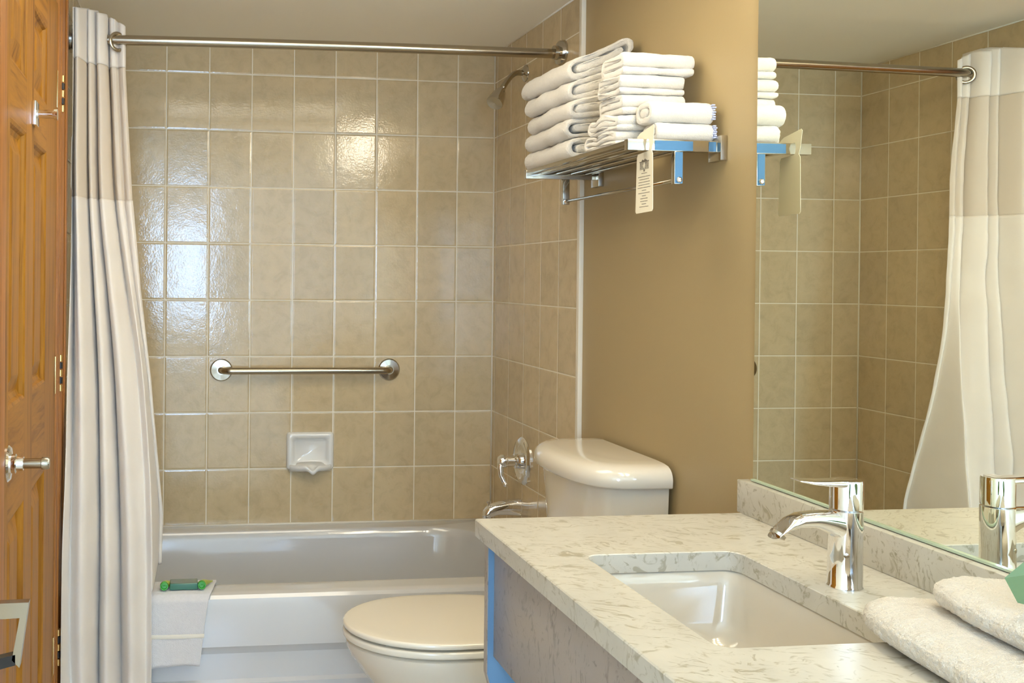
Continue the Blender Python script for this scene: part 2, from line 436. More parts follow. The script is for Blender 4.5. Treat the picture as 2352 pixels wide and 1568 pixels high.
# ------------------------------------------------------------------ shower fittings on the right wall
def shower():
    t = empty('wall_shower', (0, -0.337, 2.045), 'chrome shower head on a bent arm high on the right tiled wall', 'shower')
    bm = bmesh.new(); add_lathe(bm, [(0.030, 0), (0.029, 0.004), (0.016, 0.012), (0.012, 0.014), (0, 0.014)], (0, -0.337, 2.045), (-1, 0, 0), 28)
    fin('flange', bm, M['chrome_warm'], t, auto=40)
    P0, P1, P2 = Vector((0, -0.337, 2.045)), Vector((-0.055, -0.345, 2.045)), Vector((-0.098, -0.375, 1.978))
    pts = [P0, P0.lerp(P1, 0.4)]+[(P0.lerp(P1, .5).lerp(P1, k/8)).lerp(P1.lerp(P2, k/8), k/8) for k in range(9)]
    bm = bmesh.new(); add_tube(bm, pts, 0.0095, 16); fin('arm', bm, M['nickel'], t, smooth=True)
    d = Vector((-0.040, -0.035, -0.060)).normalized()
    bm = bmesh.new()
    add_lathe(bm, [(0.009, -0.004), (0.0125, 0.0), (0.0125, 0.007), (0.010, 0.009), (0.010, 0.011), (0.019, 0.014), (0.021, 0.022), (0.0235, 0.030), (0.028, 0.058), (0.029, 0.066), (0.027, 0.070), (0.0, 0.069)], P2, d, 32)
    fin('head', bm, M['chrome_warm'], t, auto=35)
    t = empty('shower_valve', (0, -0.352, 0.712), 'round chrome shower mixer valve with a curved lever above the tub spout', 'valve')
    bm = bmesh.new(); add_lathe(bm, [(0.082, 0), (0.082, 0.004), (0.074, 0.012), (0.060, 0.015), (0.054, 0.011), (0.030, 0.012), (0, 0.012)], (0, -0.352, 0.712), (-1, 0, 0), 48)
    fin('escutcheon', bm, M['chrome'], t, auto=40)
    bm = bmesh.new(); add_lathe(bm, [(0.026, 0.0), (0.026, 0.022), (0.020, 0.026), (0.019, 0.050), (0.022, 0.053), (0.022, 0.070), (0.016, 0.078), (0, 0.080)], (-0.010, -0.352, 0.712), (-1, 0, 0), 32)
    fin('stem', bm, M['chrome'], t, auto=40)
    bm = bmesh.new(); c = Vector((-0.078, -0.355, 0.712))
    add_tube(bm, [c+Vector((0, 0, 0.004)), c+Vector((-0.006, -0.004, -0.02)), c+Vector((-0.005, -0.010, -0.045)), c+Vector((0.003, -0.016, -0.066)), c+Vector((0.008, -0.021, -0.075)), c+Vector((0.004, -0.026, -0.078))],
             [0.012, 0.011, 0.009, 0.0075, 0.007, 0.006], 14)
    fin('lever', bm, M['chrome'], t, smooth=True)
    t = empty('tub_spout', (0, -0.38, 0.55), 'chrome tub filler spout at the right end of the bathtub', 'spout')
    bm = bmesh.new(); rings = []
    for x, zc, h, hw in ((0.0, 0.557, 0.029, 0.029), (-0.02, 0.560, 0.029, 0.029), (-0.07, 0.560, 0.024, 0.025), (-0.105, 0.556, 0.020, 0.023), (-0.128, 0.548, 0.018, 0.022), (-0.142, 0.536, 0.018, 0.020), (-0.146, 0.522, 0.012, 0.017)):
        rings.append([Vector((x+(zc-(zc+h*math.sin(a)))*0.25*(1 if x < -0.09 else 0), -0.38+hw*math.copysign(abs(math.cos(a))**0.7, math.cos(a)), zc+h*math.copysign(abs(math.sin(a))**0.7, math.sin(a)))) for a in [k*2*PI/24 for k in range(24)]])
    add_rings(bm, rings); fin('spout_body', bm, M['chrome'], t, auto=60)
    bm = bmesh.new(); add_lathe(bm, [(0.004, 0), (0.004, 0.012), (0.008, 0.014), (0.008, 0.020), (0, 0.021)], (-0.130, -0.38, 0.562), (0, 0, 1), 16)
    fin('diverter_knob', bm, M['chrome'], t, auto=40)
shower()

# ------------------------------------------------------------------ curtain rod
def rod():
    t = empty('curtain_rod', (-0.75, -0.675, 2.045), 'brushed nickel shower curtain rod spanning the tub alcove', 'rod')
    pts = []
    for k in range(33):
        u = k/32; x = XL+0.012+u*(-0.012-XL-0.012)
        pts.append((x, -0.675-0.012*math.sin(PI*u), 2.036-0.012*(1-u)))
    bm = bmesh.new(); add_tube(bm, pts, 0.0148, 20); fin('rod_tube', bm, M['nickel'], t, smooth=True)
    for x, d, z in ((0.0, -1, 2.040), (XL, 1, 2.024)):
        bm = bmesh.new(); add_lathe(bm, [(0.040, 0), (0.040, 0.006), (0.036, 0.016), (0.022, 0.019), (0.022, 0.032), (0, 0.032)], (x, -0.672, z), (d, 0, 0), 36)
        fin('end_flange', bm, M['chrome_warm'], t, auto=30)
rod()

# ------------------------------------------------------------------ shower curtain
def interp(z, tab):
    for (a, va), (b, vb) in zip(tab[:-1], tab[1:]):
        if a >= z >= b: return va+(vb-va)*(a-z)/(a-b)
    return tab[0][1] if z > tab[0][0] else tab[-1][1]
XR = [(2.11, -1.343), (1.945, -1.340), (1.556, -1.317), (1.3, -1.292), (1.026, -1.258), (0.80, -1.238), (0.614, -1.222), (0.44, -1.226)]
XM = [(0.46, -1.243), (0.0, -1.243)]
def curtain_point(u, z, seed=0.0):
    xr = interp(z, XR)
    xl = XL+0.010
    low = max(0.0, min(1.0, (1.7-z)/1.25)); low = low*low*(3-2*low)
    uc = 0.74
    xc = (xl+(xr-xl)*uc)*(1-low)+(-1.247)*low
    x = xl+(xc-xl)*u/uc if u < uc else xc+(xr-xc)*(u-uc)/(1-uc)
    ymain = -0.672-0.185*low
    yflap = -0.664+0.072*low
    s = max(0.0, min(1.0, (u-uc)/0.16)); s = s*s*(3-2*s)*low
    yb = ymain*(1-s)+yflap*s
    w_ = max(0.0, min(1.0, (u-0.52)/0.25)); w_ = 1-w_*w_*(3-2*w_)
    amp = (0.062*(1-low)+0.034*low)*(0.13+0.87*w_)
    ph = 2*PI*(5.1*u+0.30*noise.noise(Vector((u*4.0, 1.7, z*0.35)))+0.10*math.sin(z*1.1))-1.3
    f = math.sin(ph)+0.22*math.sin(2.1*ph+1.0+z*0.8)
    y = yb+amp*f+0.006*fbm((x*1.5, 0, z), 5, 3+seed)+0.002*fbm((x, u, z), 16, 9)
    x += 0.008*math.cos(ph)*w_+0.005*fbm((u*2, 0.5, z), 2.5, 5)*(1-0.5*u)
    # horizontal drag creases in the heavy cloth
    if z < 1.5: y += 0.0035*math.sin(z*26+u*9+3*fbm((u, 0, z), 3, 2))*max(0, math.sin(u*PI))*(0.5+fbm((u, 0, z), 4, 7))
    y -= 0.125*max(0.0, 1-u/0.32)
    x = max(x, XL+0.008 if y > -0.80 else XL+0.019)
    return x, y
def curtain():
    t = empty('shower_curtain', (-1.42, -0.70, 0), 'off white shower curtain with a sheer band bunched at the left end of the rod', 'shower curtain')
    def sheet(name, z0, z1, nz, u0, u1, nu, mat, puff=0.0, top_wave=0.0, cut=False):
        bm = bmesh.new(); g = []
        for j in range(nz+1):
            zz = z1+(z0-z1)*j/nz; row = []
            for i in range(nu+1):
                u = u0+(u1-u0)*i/nu
                z = zz+top_wave*(1-j/nz)*(-0.048*u*u)
                x, y = curtain_point(u, z)
                z -= top_wave*(1-j/nz)*0.26*max(0.0, -0.68-y)
                y -= puff
                row.append(bm.verts.new((x, y, z)))
            g.append(row)
        for j in range(nz):
            for i in range(nu):
                if cut and g[j+1][i].co.z < 0.452 and i >= 126: continue     # the last fold hangs inside the tub and ends on the rim
                bm.faces.new((g[j][i], g[j][i+1], g[j+1][i+1], g[j+1][i]))
        bmesh.ops.delete(bm, geom=[v for v in bm.verts if not v.link_faces], context='VERTS')
        o = fin(name, bm, mat, t, smooth=True)
        sm = o.modifiers.new('thickness', 'SOLIDIFY'); sm.thickness = 0.0012 if mat is not M['sheer'] else 0.0004
        return o
    sheet('header_band', 1.945, 2.115, 24, 0.0, 1.0, 150, M['curtain'], 0.001, 1.0)
    sheet('sheer_panel', 1.552, 1.947, 40, 0.0, 1.0, 150, M['sheer'])
    sheet('main_panel', 0.03, 1.556, 170, 0.0, 1.0, 170, M['curtain'], 0.0008, cut=True)
    # seam tape where the sheer meets the heavy cloth
    # grommets threaded on the rod
    for gx, ang in ((-1.362, 0.95), (-1.405, 0.35), (-1.43, 0.2), (-1.455, 0.15), (-1.475, 0.1)):
        bm = bmesh.new(); ax = Vector((math.cos(ang), -math.sin(ang), 0)); u = Vector((ax.y, -ax.x, 0)); v = Vector((0, 0, 1))
        c = Vector((gx, -0.684, 2.018)); rings = []
        for k in range(36):
            a = k*2*PI/36; d = u*math.cos(a)+v*math.sin(a)
            rings.append([c+d*(0.0245+0.0055*math.cos(b))+ax*0.0032*math.sin(b) for b in [q*2*PI/10 for q in range(10)]])
        rings.append([p.copy() for p in rings[0]])
        add_rings(bm, rings, False, False); bmesh.ops.remove_doubles(bm, verts=bm.verts[:], dist=1e-6)
        fin('grommet', bm, M['nickel'], t, smooth=True)
curtain()

# ------------------------------------------------------------------ washcloth and toiletries on the tub rim
def rim_cloth():
    bm = bmesh.new(); g = []
    path = [(-0.640, 0.395), (-0.672, 0.424), (-0.700, 0.4315), (-0.74, 0.4325), (-0.775, 0.432), (-0.792, 0.427), (-0.8035, 0.412), (-0.8045, 0.38), (-0.805, 0.33), (-0.806, 0.28), (-0.808, 0.228)]
    # resample
    P = []
    for (a, b) in zip(path[:-1], path[1:]):
        for k in range(6): P.append((a[0]+(b[0]-a[0])*k/6, a[1]+(b[1]-a[1])*k/6))
    P.append(path[-1]); nu = 60
    for j, (y, z) in enumerate(P):
        v = j/(len(P)-1); row = []
        for i in range(nu+1):
            u = i/nu; wr = -1.062-0.050*max(0, (v-0.15))/0.85
            x = -1.262+(wr+1.262)*u
            drop = max(0.0, 0.425-z)
            yy = y-0.012*drop/0.2*(0.5+0.5*math.sin(u*4.0+0.6))-0.003*abs(fbm((x, 0, z), 14, 1))-0.0005
            zz = z+0.0015*fbm((x, y, 0), 30, 2)+0.001
            if v > 0.9: zz += 0.006*math.sin(u*PI)*(v-0.9)/0.1
            if v < 0.15: zz += 0.004
            row.append(bm.verts.new((x, yy, zz)))
        g.append(row)
    for j in range(len(P)-1):
        for i in range(nu): bm.faces.new((g[j][i], g[j][i+1], g[j+1][i+1], g[j+1][i]))
    o = fin('washcloth', bm, M['terry_rim'], None, smooth=True)
    so = o.modifiers.new('thickness', 'SOLIDIFY'); so.thickness = 0.005; so.offset = 0.0
    tag(o, 'white terry washcloth draped over the front rim of the bathtub', 'washcloth')
    bm = bmesh.new()
    for i in range(nu):
        pass
    g = []
    for j, z in enumerate((0.325, 0.319, 0.313)):
        g.append([bm.verts.new((-1.262+(-1.100+1.262)*i/40, -0.8105-0.012*(0.425-z)/0.2*(0.5+0.5*math.sin(i/40*4.0+0.6))-0.003*(0 if j != 1 else 0.6), z-0.004*i/40)) for i in range(41)])
    for j in range(2):
        for i in range(40): bm.faces.new((g[j][i], g[j][i+1], g[j+1][i+1], g[j+1][i]))
    fin('woven_band', bm, M['hem'], o, smooth=True)
    t = empty('soap_bar', (-1.158, -0.757, 0.438), 'small dark green wrapped soap bar on the washcloth on the tub rim', 'soap')
    bm = bmesh.new(); add_box(bm, -1.198, -1.118, -0.779, -0.735, 0.4375, 0.456, 0.003, 3)
    fin('wrapper', bm, M['green_box'], t, auto=30)
    bm = bmesh.new(); add_box(bm, -1.1965, -1.1195, -0.777, -0.737, 0.4562, 0.4570, 0.0003, 1)
    fin('top_label', bm, M['green_box_top'], t)
    for x, lab in ((-1.214, 'green capped toiletry tube left of the green soap bar on the tub rim'), (-1.107, 'green capped toiletry tube right of the green soap bar on the tub rim')):
        t = empty('toiletry_tube', (x, -0.75, 0.438), lab, 'tube', 'toiletry tubes on the tub rim')
        bm = bmesh.new()
        dx = 0.020
        rings = []
        for k in range(9):
            s = k/8; cy = -0.772+0.056*s; cx = x+dx*s; r = 0.0115
            hh = r*(1-0.72*max(0, s-0.2)/0.8); ww = r*(1+0.25*s)
            rings.append([Vector((cx+ww*math.cos(a), cy, 0.450-0.0115+hh+0.0*s+hh*math.sin(a)*1.0)) for a in [q*2*PI/20 for q in range(20)]])
        add_rings(bm, rings); fin('tube_body', bm, M['yellow_tube'], t, auto=50)
        bm = bmesh.new(); add_lathe(bm, [(0.0118, 0), (0.0122, 0.010), (0.0112, 0.014), (0.0075, 0.0142), (0.0065, 0.011), (0.003, 0.011), (0.0025, 0.0135), (0, 0.0135)], (x, -0.770, 0.4502), (0, -1, 0), 28)
        fin('cap', bm, M['green_cap'], t, auto=40)
rim_cloth()

# ------------------------------------------------------------------ toilet
def egg(cx_back, tipx, cy, hw, z, n=48, flat=0.0):
    """elongated toilet outline: round tip at tipx (negative X), squarer back."""
    out = []
    for k in range(n):
        a = k*2*PI/n
        c, s = math.cos(a), math.sin(a)
        xm = tipx+(hw*1.28)
        if c < 0: x = xm+c*(xm-tipx); y = cy+hw*s
        else:
            x = xm+(cx_back-xm)*(abs(c)**0.62); y = cy+hw*math.copysign(abs(s)**0.80, s)*(1-0.12*abs(c)**2)
        out.append(Vector((x, y, z)))
    return out
def toilet():
    cy = -1.143
    t = empty('toilet', (-0.35, cy, 0), 'white toilet with closed lid and tank against the right wall', 'toilet')
    # bowl and base
    bm = bmesh.new()
    R = [egg(-0.10, -0.60, cy, 0.115, 0.0), egg(-0.10, -0.60, cy, 0.113, 0.03), egg(-0.11, -0.585, cy, 0.100, 0.08), egg(-0.12, -0.575, cy, 0.098, 0.16),
         egg(-0.13, -0.600, cy, 0.112, 0.22), egg(-0.13, -0.655, cy, 0.140, 0.28), egg(-0.13, -0.705, cy, 0.165, 0.33), egg(-0.13, -0.735, cy, 0.178, 0.375),
         egg(-0.13, -0.748, cy, 0.184, 0.40), egg(-0.13, -0.748, cy, 0.184, 0.412), egg(-0.135, -0.742, cy, 0.178, 0.4165)]
    add_rings(bm, R); fin('bowl', bm, M['porcelain'], t, auto=50)
    def slab(name, tip, hw, z0, z1, mat, back=-0.215, dome=0.0, rb=0.006):
        bm = bmesh.new(); R = []
        for k in range(6):
            a = k/5*PI/2; i = rb*(1-math.sin(a)); R.append(egg(back-i, tip+i, cy, hw-i, z0+rb-rb*math.cos(a)))
        for k in range(6):
            a = k/5*PI/2; i = rb*(1-math.cos(a)); R.append(egg(back-i, tip+i, cy, hw-i, z1-rb+rb*math.sin(a)))
        for f in (0.9, 0.7, 0.45, 0.2):
            ring = egg(back-rb, tip+rb, cy, hw-rb, z1+dome*(1-f*f))
            c = Vector(((back+tip)/2, cy, 0))
            R.append([Vector((c.x+(p.x-c.x)*f, c.y+(p.y-c.y)*f, p.z)) for p in ring])
        add_rings(bm, R); return fin(name, bm, mat, t, auto=60)
    slab('seat_ring', -0.756, 0.190, 0.4215, 0.4395, M['seat'])
    slab('seat_lid', -0.756, 0.190, 0.4445, 0.4600, M['seat'], back=-0.21, dome=0.004, rb=0.007)
    for y in (-0.075, 0.075):
        bm = bmesh.new(); add_box(bm, -0.225, -0.185, cy+y-0.02, cy+y+0.02, 0.414, 0.452, 0.006)
        fin('seat_hinge', bm, M['seat'], t, auto=40)
    for (x, y, z) in ((-0.66, -0.12, 0.4395), (-0.66, 0.12, 0.4395), (-0.70, -0.075, 0.4165), (-0.70, 0.075, 0.4165), (-0.4, -0.165, 0.4395), (-0.4, 0.165, 0.4395), (-0.4, -0.165, 0.4165)):
        bm = bmesh.new(); add_box(bm, x-0.012, x+0.012, cy+y-0.006, cy+y+0.006, z-0.001, z+0.006)
        fin('bumper', bm, M['seat'], t)
    # tank, D-shaped in plan
    def dring(xb, depth, hw, z, n=14, e=0.55, cyy=-1.156):
        pts = [Vector((xb, cyy-hw, z)), ]
        for k in range(2*n+1):
            a = -PI/2+k*PI/(2*n)
            pts.append(Vector((xb-0.035-(depth-0.035)*abs(math.cos(a))**e, cyy+hw*math.copysign(abs(math.sin(a))**0.85, math.sin(a)), z)))
        pts.append(Vector((xb, cyy+hw, z)))
        return pts
    xb = WX-0.012
    bm = bmesh.new()
    add_rings(bm, [dring(xb, 0.165, 0.190, 0.405), dring(xb, 0.172, 0.198, 0.42), dring(xb, 0.180, 0.208, 0.60), dring(xb, 0.200, 0.220, 0.840)])
    fin('tank', bm, M['porcelain'], t, auto=50)
    bm = bmesh.new()
    L = []
    for d, z in ((-0.012, 0.836), (-0.003, 0.836), (0.0, 0.840), (0.001, 0.856), (-0.001, 0.865), (-0.006, 0.874), (-0.014, 0.881), (-0.026, 0.8865), (-0.05, 0.8895), (-0.09, 0.891)):
        L.append(dring(xb, 0.220+d, 0.238+d*0.9, z, e=0.50))
    add_rings(bm, L); fin('tank_lid', bm, M['porcelain'], t, auto=60)
toilet()

# ------------------------------------------------------------------ vanity
VY0, VY1, VX = -3.15, -1.702, -0.585
VZ = 0.853
HX0, HX1, HY0, HY1 = -0.472, -0.188, -2.418, -1.976   # sink opening
def vanity():
    t = empty('vanity_counter', (-0.3, -2.4, 0), 'cream veined quartz vanity top with backsplash and stone apron, around the sink', 'vanity counter')
    bm = bmesh.new()
    TH_ = 0.034
    o = [rrect(VX, WX, VY0, VY1, 0.003, 6, z) for z in (VZ-TH_, VZ-0.002)]
    o2 = rrect(VX+0.002, WX, VY0+0.002, VY1-0.002, 0.003, 6, VZ)
    i_top = rrect(HX0, HX1, HY0, HY1, 0.028, 6, VZ); i_t2 = rrect(HX0-0.0015, HX1+0.0015, HY0-0.0015, HY1+0.0015, 0.028, 6, VZ-0.0)
    i_b = rrect(HX0, HX1, HY0, HY1, 0.028, 6, VZ-TH_)
    i_top = [Vector((p.x, p.y, VZ-0.0015)) for p in i_top]
    add_rings(bm, [o[0], o[1], o2, i_t2, i_top, i_b, o[0]], False, False)
    bmesh.ops.remove_doubles(bm, verts=bm.verts[:], dist=1e-6)
    fin('countertop', bm, M['quartz'], t, auto=30)
    boxo('backsplash', (-0.016, WX-0.0002, VY0, VY1+0.010, VZ+0.0002, 0.921), M['quartz'], t, bev=0.0015)
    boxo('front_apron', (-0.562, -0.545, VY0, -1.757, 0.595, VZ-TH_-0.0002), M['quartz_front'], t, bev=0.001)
    # end bracket panel that carries the top at its free end
    bm = bmesh.new()
    poly = [(-0.575, VZ-TH_-0.0002), (-0.575, 0.560), (-0.566, 0.528), (-0.52, 0.43), (-0.10, 0.30), (WX-0.0005, 0.30), (WX-0.0005, VZ-TH_-0.0002)]
    add_prism(bm, poly, 'y', -1.7568, -1.738)
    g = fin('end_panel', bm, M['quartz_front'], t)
    bm = bmesh.new()
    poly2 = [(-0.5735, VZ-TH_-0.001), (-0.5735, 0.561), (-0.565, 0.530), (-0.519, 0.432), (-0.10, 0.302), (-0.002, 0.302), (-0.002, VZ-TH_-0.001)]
    add_prism(bm, poly2, 'y', -1.7580, -1.7569)  # thin sheet that carries the painted blue daylight
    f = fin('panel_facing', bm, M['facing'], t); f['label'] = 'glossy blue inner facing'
    # sink
    s = empty('sink', (-0.33, -2.197, VZ-TH_), 'white rectangular undermount sink set in the vanity counter', 'sink')
    bm = bmesh.new(); z = VZ-TH_-0.0005
    def q(i, zz, r): return rrect(HX0-0.004+i, HX1+0.004-i*0.7, HY0-0.004+i, HY1+0.004-i, r, 8, zz)
    add_rings(bm, [rrect(HX0-0.025, HX1+0.025, HY0-0.025, HY1+0.025, 0.04, 8, z-0.014), rrect(HX0-0.025, HX1+0.025, HY0-0.025, HY1+0.025, 0.04, 8, z),
                   q(0, z, 0.03), q(0.003, z-0.004, 0.032), q(0.008, z-0.03, 0.036), q(0.018, z-0.085, 0.042), q(0.026, z-0.108, 0.044), q(0.040, z-0.122, 0.045), q(0.062, z-0.129, 0.05), q(0.10, z-0.132, 0.035)], False, True)
    fin('basin', bm, M['sink'], s, auto=60)
    bm = bmesh.new(); add_lathe(bm, [(0.022, 0), (0.022, 0.003), (0.016, 0.004), (0.0, 0.0045)], (-0.30, -2.24, z-0.1318), (0, 0, 1), 24)
    fin('drain', bm, M['hole'], s, auto=40)
    # mirror
    m = empty('wall_mirror', (0.004, -2.4, 0.925), 'large frameless wall mirror standing on the backsplash of the vanity', 'mirror')
    boxo('glass_body', (0.0045, WX-0.0002, VY0, -1.716, 0.9225, 1.985), M['mirror_edge'], m)
    bm = bmesh.new()
    add_prism(bm, [(VY0+0.001, 0.9235), (-1.717, 0.9235), (-1.717, 1.984), (VY0+0.001, 1.984)], 'x', 0.0038, 0.0044)
    fin('silvered_face', bm, M['mirror'], m)
    bm = bmesh.new(); add_box(bm, -0.0005, 0.0040, VY0, -1.716, 0.9225, 0.9262); 
    fin('edge_channel', bm, M['mirror_edge'], m)
vanity()

# ------------------------------------------------------------------ faucet
def faucet():
    c = Vector((-0.130, -2.190, VZ))
    t = empty('basin_faucet', c, 'polished chrome single lever faucet standing behind the sink', 'faucet')
    bm = bmesh.new()
    def ring(cx, hx, hy, z, n=36, e=0.85, tl=0.0):
        return [c+Vector((cx+hx*math.copysign(abs(math.cos(a))**e, math.cos(a)), hy*math.copysign(abs(math.sin(a))**e, math.sin(a)), z+tl*math.cos(a))) for a in [k*2*PI/n for k in range(n)]]
    add_rings(bm, [ring(0, 0.0265, 0.0265, 0.0), ring(0, 0.0265, 0.0265, 0.003), ring(0, 0.0245, 0.0245, 0.006), ring(0, 0.0240, 0.0240, 0.05), ring(0.001, 0.0235, 0.0235, 0.085), ring(0.001, 0.0235, 0.0235, 0.1215), ring(0.001, 0.0215, 0.0215, 0.1225)])
    fin('body', bm, M['chrome'], t, auto=35)
    # spout: loft towards the sink
    bm = bmesh.new(); R = []
    path = [(0.008, 0.094, 0.024, 0.0215, 0.0), (-0.014, 0.098, 0.0225, 0.0205, 0.0), (-0.032, 0.104, 0.0175, 0.0195, 0.05), (-0.055, 0.1085, 0.0125, 0.019, 0.05), (-0.080, 0.108, 0.0110, 0.0185, -0.15), (-0.098, 0.102, 0.0110, 0.018, -0.45), (-0.112, 0.093, 0.0105, 0.0165, -0.75), (-0.119, 0.086, 0.0095, 0.015, -0.95)]
    for x, z, h, w_, an in path:
        R.append([c+Vector((x-h*math.sin(a_)*math.sin(an)*-1*-1, w_*math.copysign(abs(math.cos(a_))**0.75, math.cos(a_)), z+h*math.copysign(abs(math.sin(a_))**0.75, math.sin(a_))*math.cos(an))) for a_ in [k*2*PI/28 for k in range(28)]])
    add_rings(bm, R); fin('spout', bm, M['chrome'], t, auto=60)
    bm = bmesh.new(); add_lathe(bm, [(0.0125, 0), (0.0125, 0.005), (0.0095, 0.006), (0.0, 0.0055)], c+Vector((-0.113, 0, 0.088)), (-0.62, 0, -0.78), 24)
    fin('aerator', bm, M['chrome_warm'], t, auto=40)
    # handle: block with a flat lever over the spout
    h = []
    bm = bmesh.new()
    add_rings(bm, [ring(0.001, 0.0215, 0.0215, 0.1238), ring(0.001, 0.0232, 0.0232, 0.1248), ring(0.001, 0.0232, 0.0232, 0.166), ring(0.001, 0.0225, 0.0225, 0.170)])
    hd = fin('handle', bm, M['chrome'], t, auto=35)
    bm = bmesh.new(); R = []
    for x, z, hh, w_ in ((0.016, 0.1655, 0.0050, 0.019), (-0.010, 0.1650, 0.0058, 0.021), (-0.026, 0.1655, 0.0050, 0.0205), (-0.045, 0.1665, 0.0038, 0.019), (-0.065, 0.1680, 0.0028, 0.0175), (-0.080, 0.1700, 0.0018, 0.0155), (-0.086, 0.1712, 0.0008, 0.013)):
        R.append([c+Vector((x, w_*math.copysign(abs(math.cos(a_))**0.5, math.cos(a_)), z+hh*math.copysign(abs(math.sin(a_))**0.7, math.sin(a_)))) for a_ in [k*2*PI/28 for k in range(28)]])
    add_rings(bm, R); lv = fin('lever', bm, M['chrome'], t, auto=60)
    bm = bmesh.new(); add_lathe(bm, [(0.004, 0), (0.004, 0.0015), (0, 0.002)], c+Vector((-0.0125, -0.0205, 0.055)), (-0.5, -0.86, 0), 16)
    fin('screw_cover', bm, M['chrome_warm'], t, auto=40)
faucet()

# ------------------------------------------------------------------ towels
def ribbon_outline(path, t):
    """closed outline of a ribbon with thickness t along path (list of 2-D points), rounded ends."""
    L, Rr = [], []
    n = len(path)
    for i, p in enumerate(path):
        a = Vector(path[max(i-1, 0)]); b = Vector(path[min(i+1, n-1)]); d = (b-a).normalized(); nn = Vector((-d.y, d.x))
        L.append(Vector(p)+nn*t/2); Rr.append(Vector(p)-nn*t/2)
    def cap(p, d):
        d = d.normalized(); nn = Vector((-d.y, d.x)); return [Vector(p)+nn*t/2*math.cos(a)+d*t/2*math.sin(a) for a in [PI*k/6 for k in range(1, 6)]]
    end = cap(path[-1], Vector(path[-1])-Vector(path[-2])); st = cap(path[0], Vector(path[0])-Vector(path[1]))
    return L+end+Rr[::-1]+st
def arc(cx, cz, r, a0, a1, n, sx=1.0): return [(cx+sx*r*math.cos(a0+(a1-a0)*k/n), cz+r*math.sin(a0+(a1-a0)*k/n)) for k in range(n+1)]
def line(a, b, n): return [(a[0]+(b[0]-a[0])*k/n, a[1]+(b[1]-a[1])*k/n) for k in range(n+1)]
def fold_tri(w, h, flip=False):
    """three layers: U fold inside a bigger U fold. local 2-D: x 0..w, z 0..h"""
    t = h/3; p = []
    p += line((t*1.15, t*1.5), (w-t*1.0, t*1.5), 14)
    p += arc(w-t*1.0, t*2.0, t/2, -PI/2, PI/2, 6)[1:]
    p += line((w-t*1.0, t*2.5), (t*1.5, t*2.5), 14)[1:]
    p += arc(t*1.5, t*1.5, t, PI/2, PI*1.5, 12)[1:]
    p += line((t*1.5, t*0.5), (w-t*0.55, t*0.5), 14)[1:]
    return [ribbon_outline(p, t*1.02)]
def fold_loop(w, h):
    """outer stadium with a slab inside, leaving small holes at both ends"""
    t = h*0.30; rO = h/2-t/2
    p = line((w*0.55, t/2), (h/2, t/2), 8)
    p += arc(h/2, h/2, rO, -PI/2, -PI*1.5, 14)[1:]
    p += line((h/2, h-t/2), (w-h/2, h-t/2), 14)[1:]
    p += arc(w-h/2, h/2, rO, PI/2, -PI/2, 14)[1:]
    p += line((w-h/2, t/2), (w*0.56, t/2), 8)[1:]
    a = ribbon_outline(p, t*1.04)
    q = ribbon_outline(line((h*0.66, h/2), (w-h*0.66, h/2), 12), h*0.46)
    return [a, q]
def towel(name, outlines, length, nseg, place, mat, seed, soft=0.010, amp=0.0016, hang=None, parent=None, inset=0.30):
    """extrude outlines; place(s, x, z, v) maps local coordinates to the world."""
    bm = bmesh.new()
    for oi, ol in enumerate(outlines):
        cen = None
        rings = []
        def shr(ol, k):
            n = len(ol); out = []
            for i in range(n):
                a, b, c = ol[i-1], ol[i], ol[(i+1) % n]
                d = (c-a)
                if d.length < 1e-9: out.append(b.copy()); continue
                d.normalize(); nn = Vector((d.y, -d.x)); out.append(b-nn*k)
            return out
        # orientation
        A = sum(ol[i-1].x*ol[i].y-ol[i].x*ol[i-1].y for i in range(len(ol)))
        sgn = 1 if A > 0 else -1
        ss = []
        for k in range(5): ss.append((soft*(1-math.cos(k/4*PI/2)), soft*inset*(1-math.sin(k/4*PI/2))))
        for k in range(1, nseg): ss.append((soft+(length-2*soft)*k/nseg, 0))
        for k in range(5): ss.append((length-soft*(1-math.cos((4-k)/4*PI/2)), soft*inset*(1-math.sin((4-k)/4*PI/2))))
        for (s_, k) in ss:
            pts = shr(ol, sgn*k*1.0)
            ring = []
            for p in pts:
                P = Vector(place(s_, p.x, p.y))
                ring.append(P)
            rings.append(ring)
        vv = add_rings(bm, rings)
    bmesh.ops.recalc_face_normals(bm, faces=bm.faces[:])
    bm.normal_update()
    mv = [(v, v.co+v.normal*(amp*(fbm(v.co, 18, seed)*1.6+fbm(v.co, 60, seed+3)*0.8+fbm(v.co, 240, seed+5)*0.45))) for v in bm.verts]
    for v, c in mv: v.co = c
    o = fin(name, bm, mat, parent, auto=70)
    return o

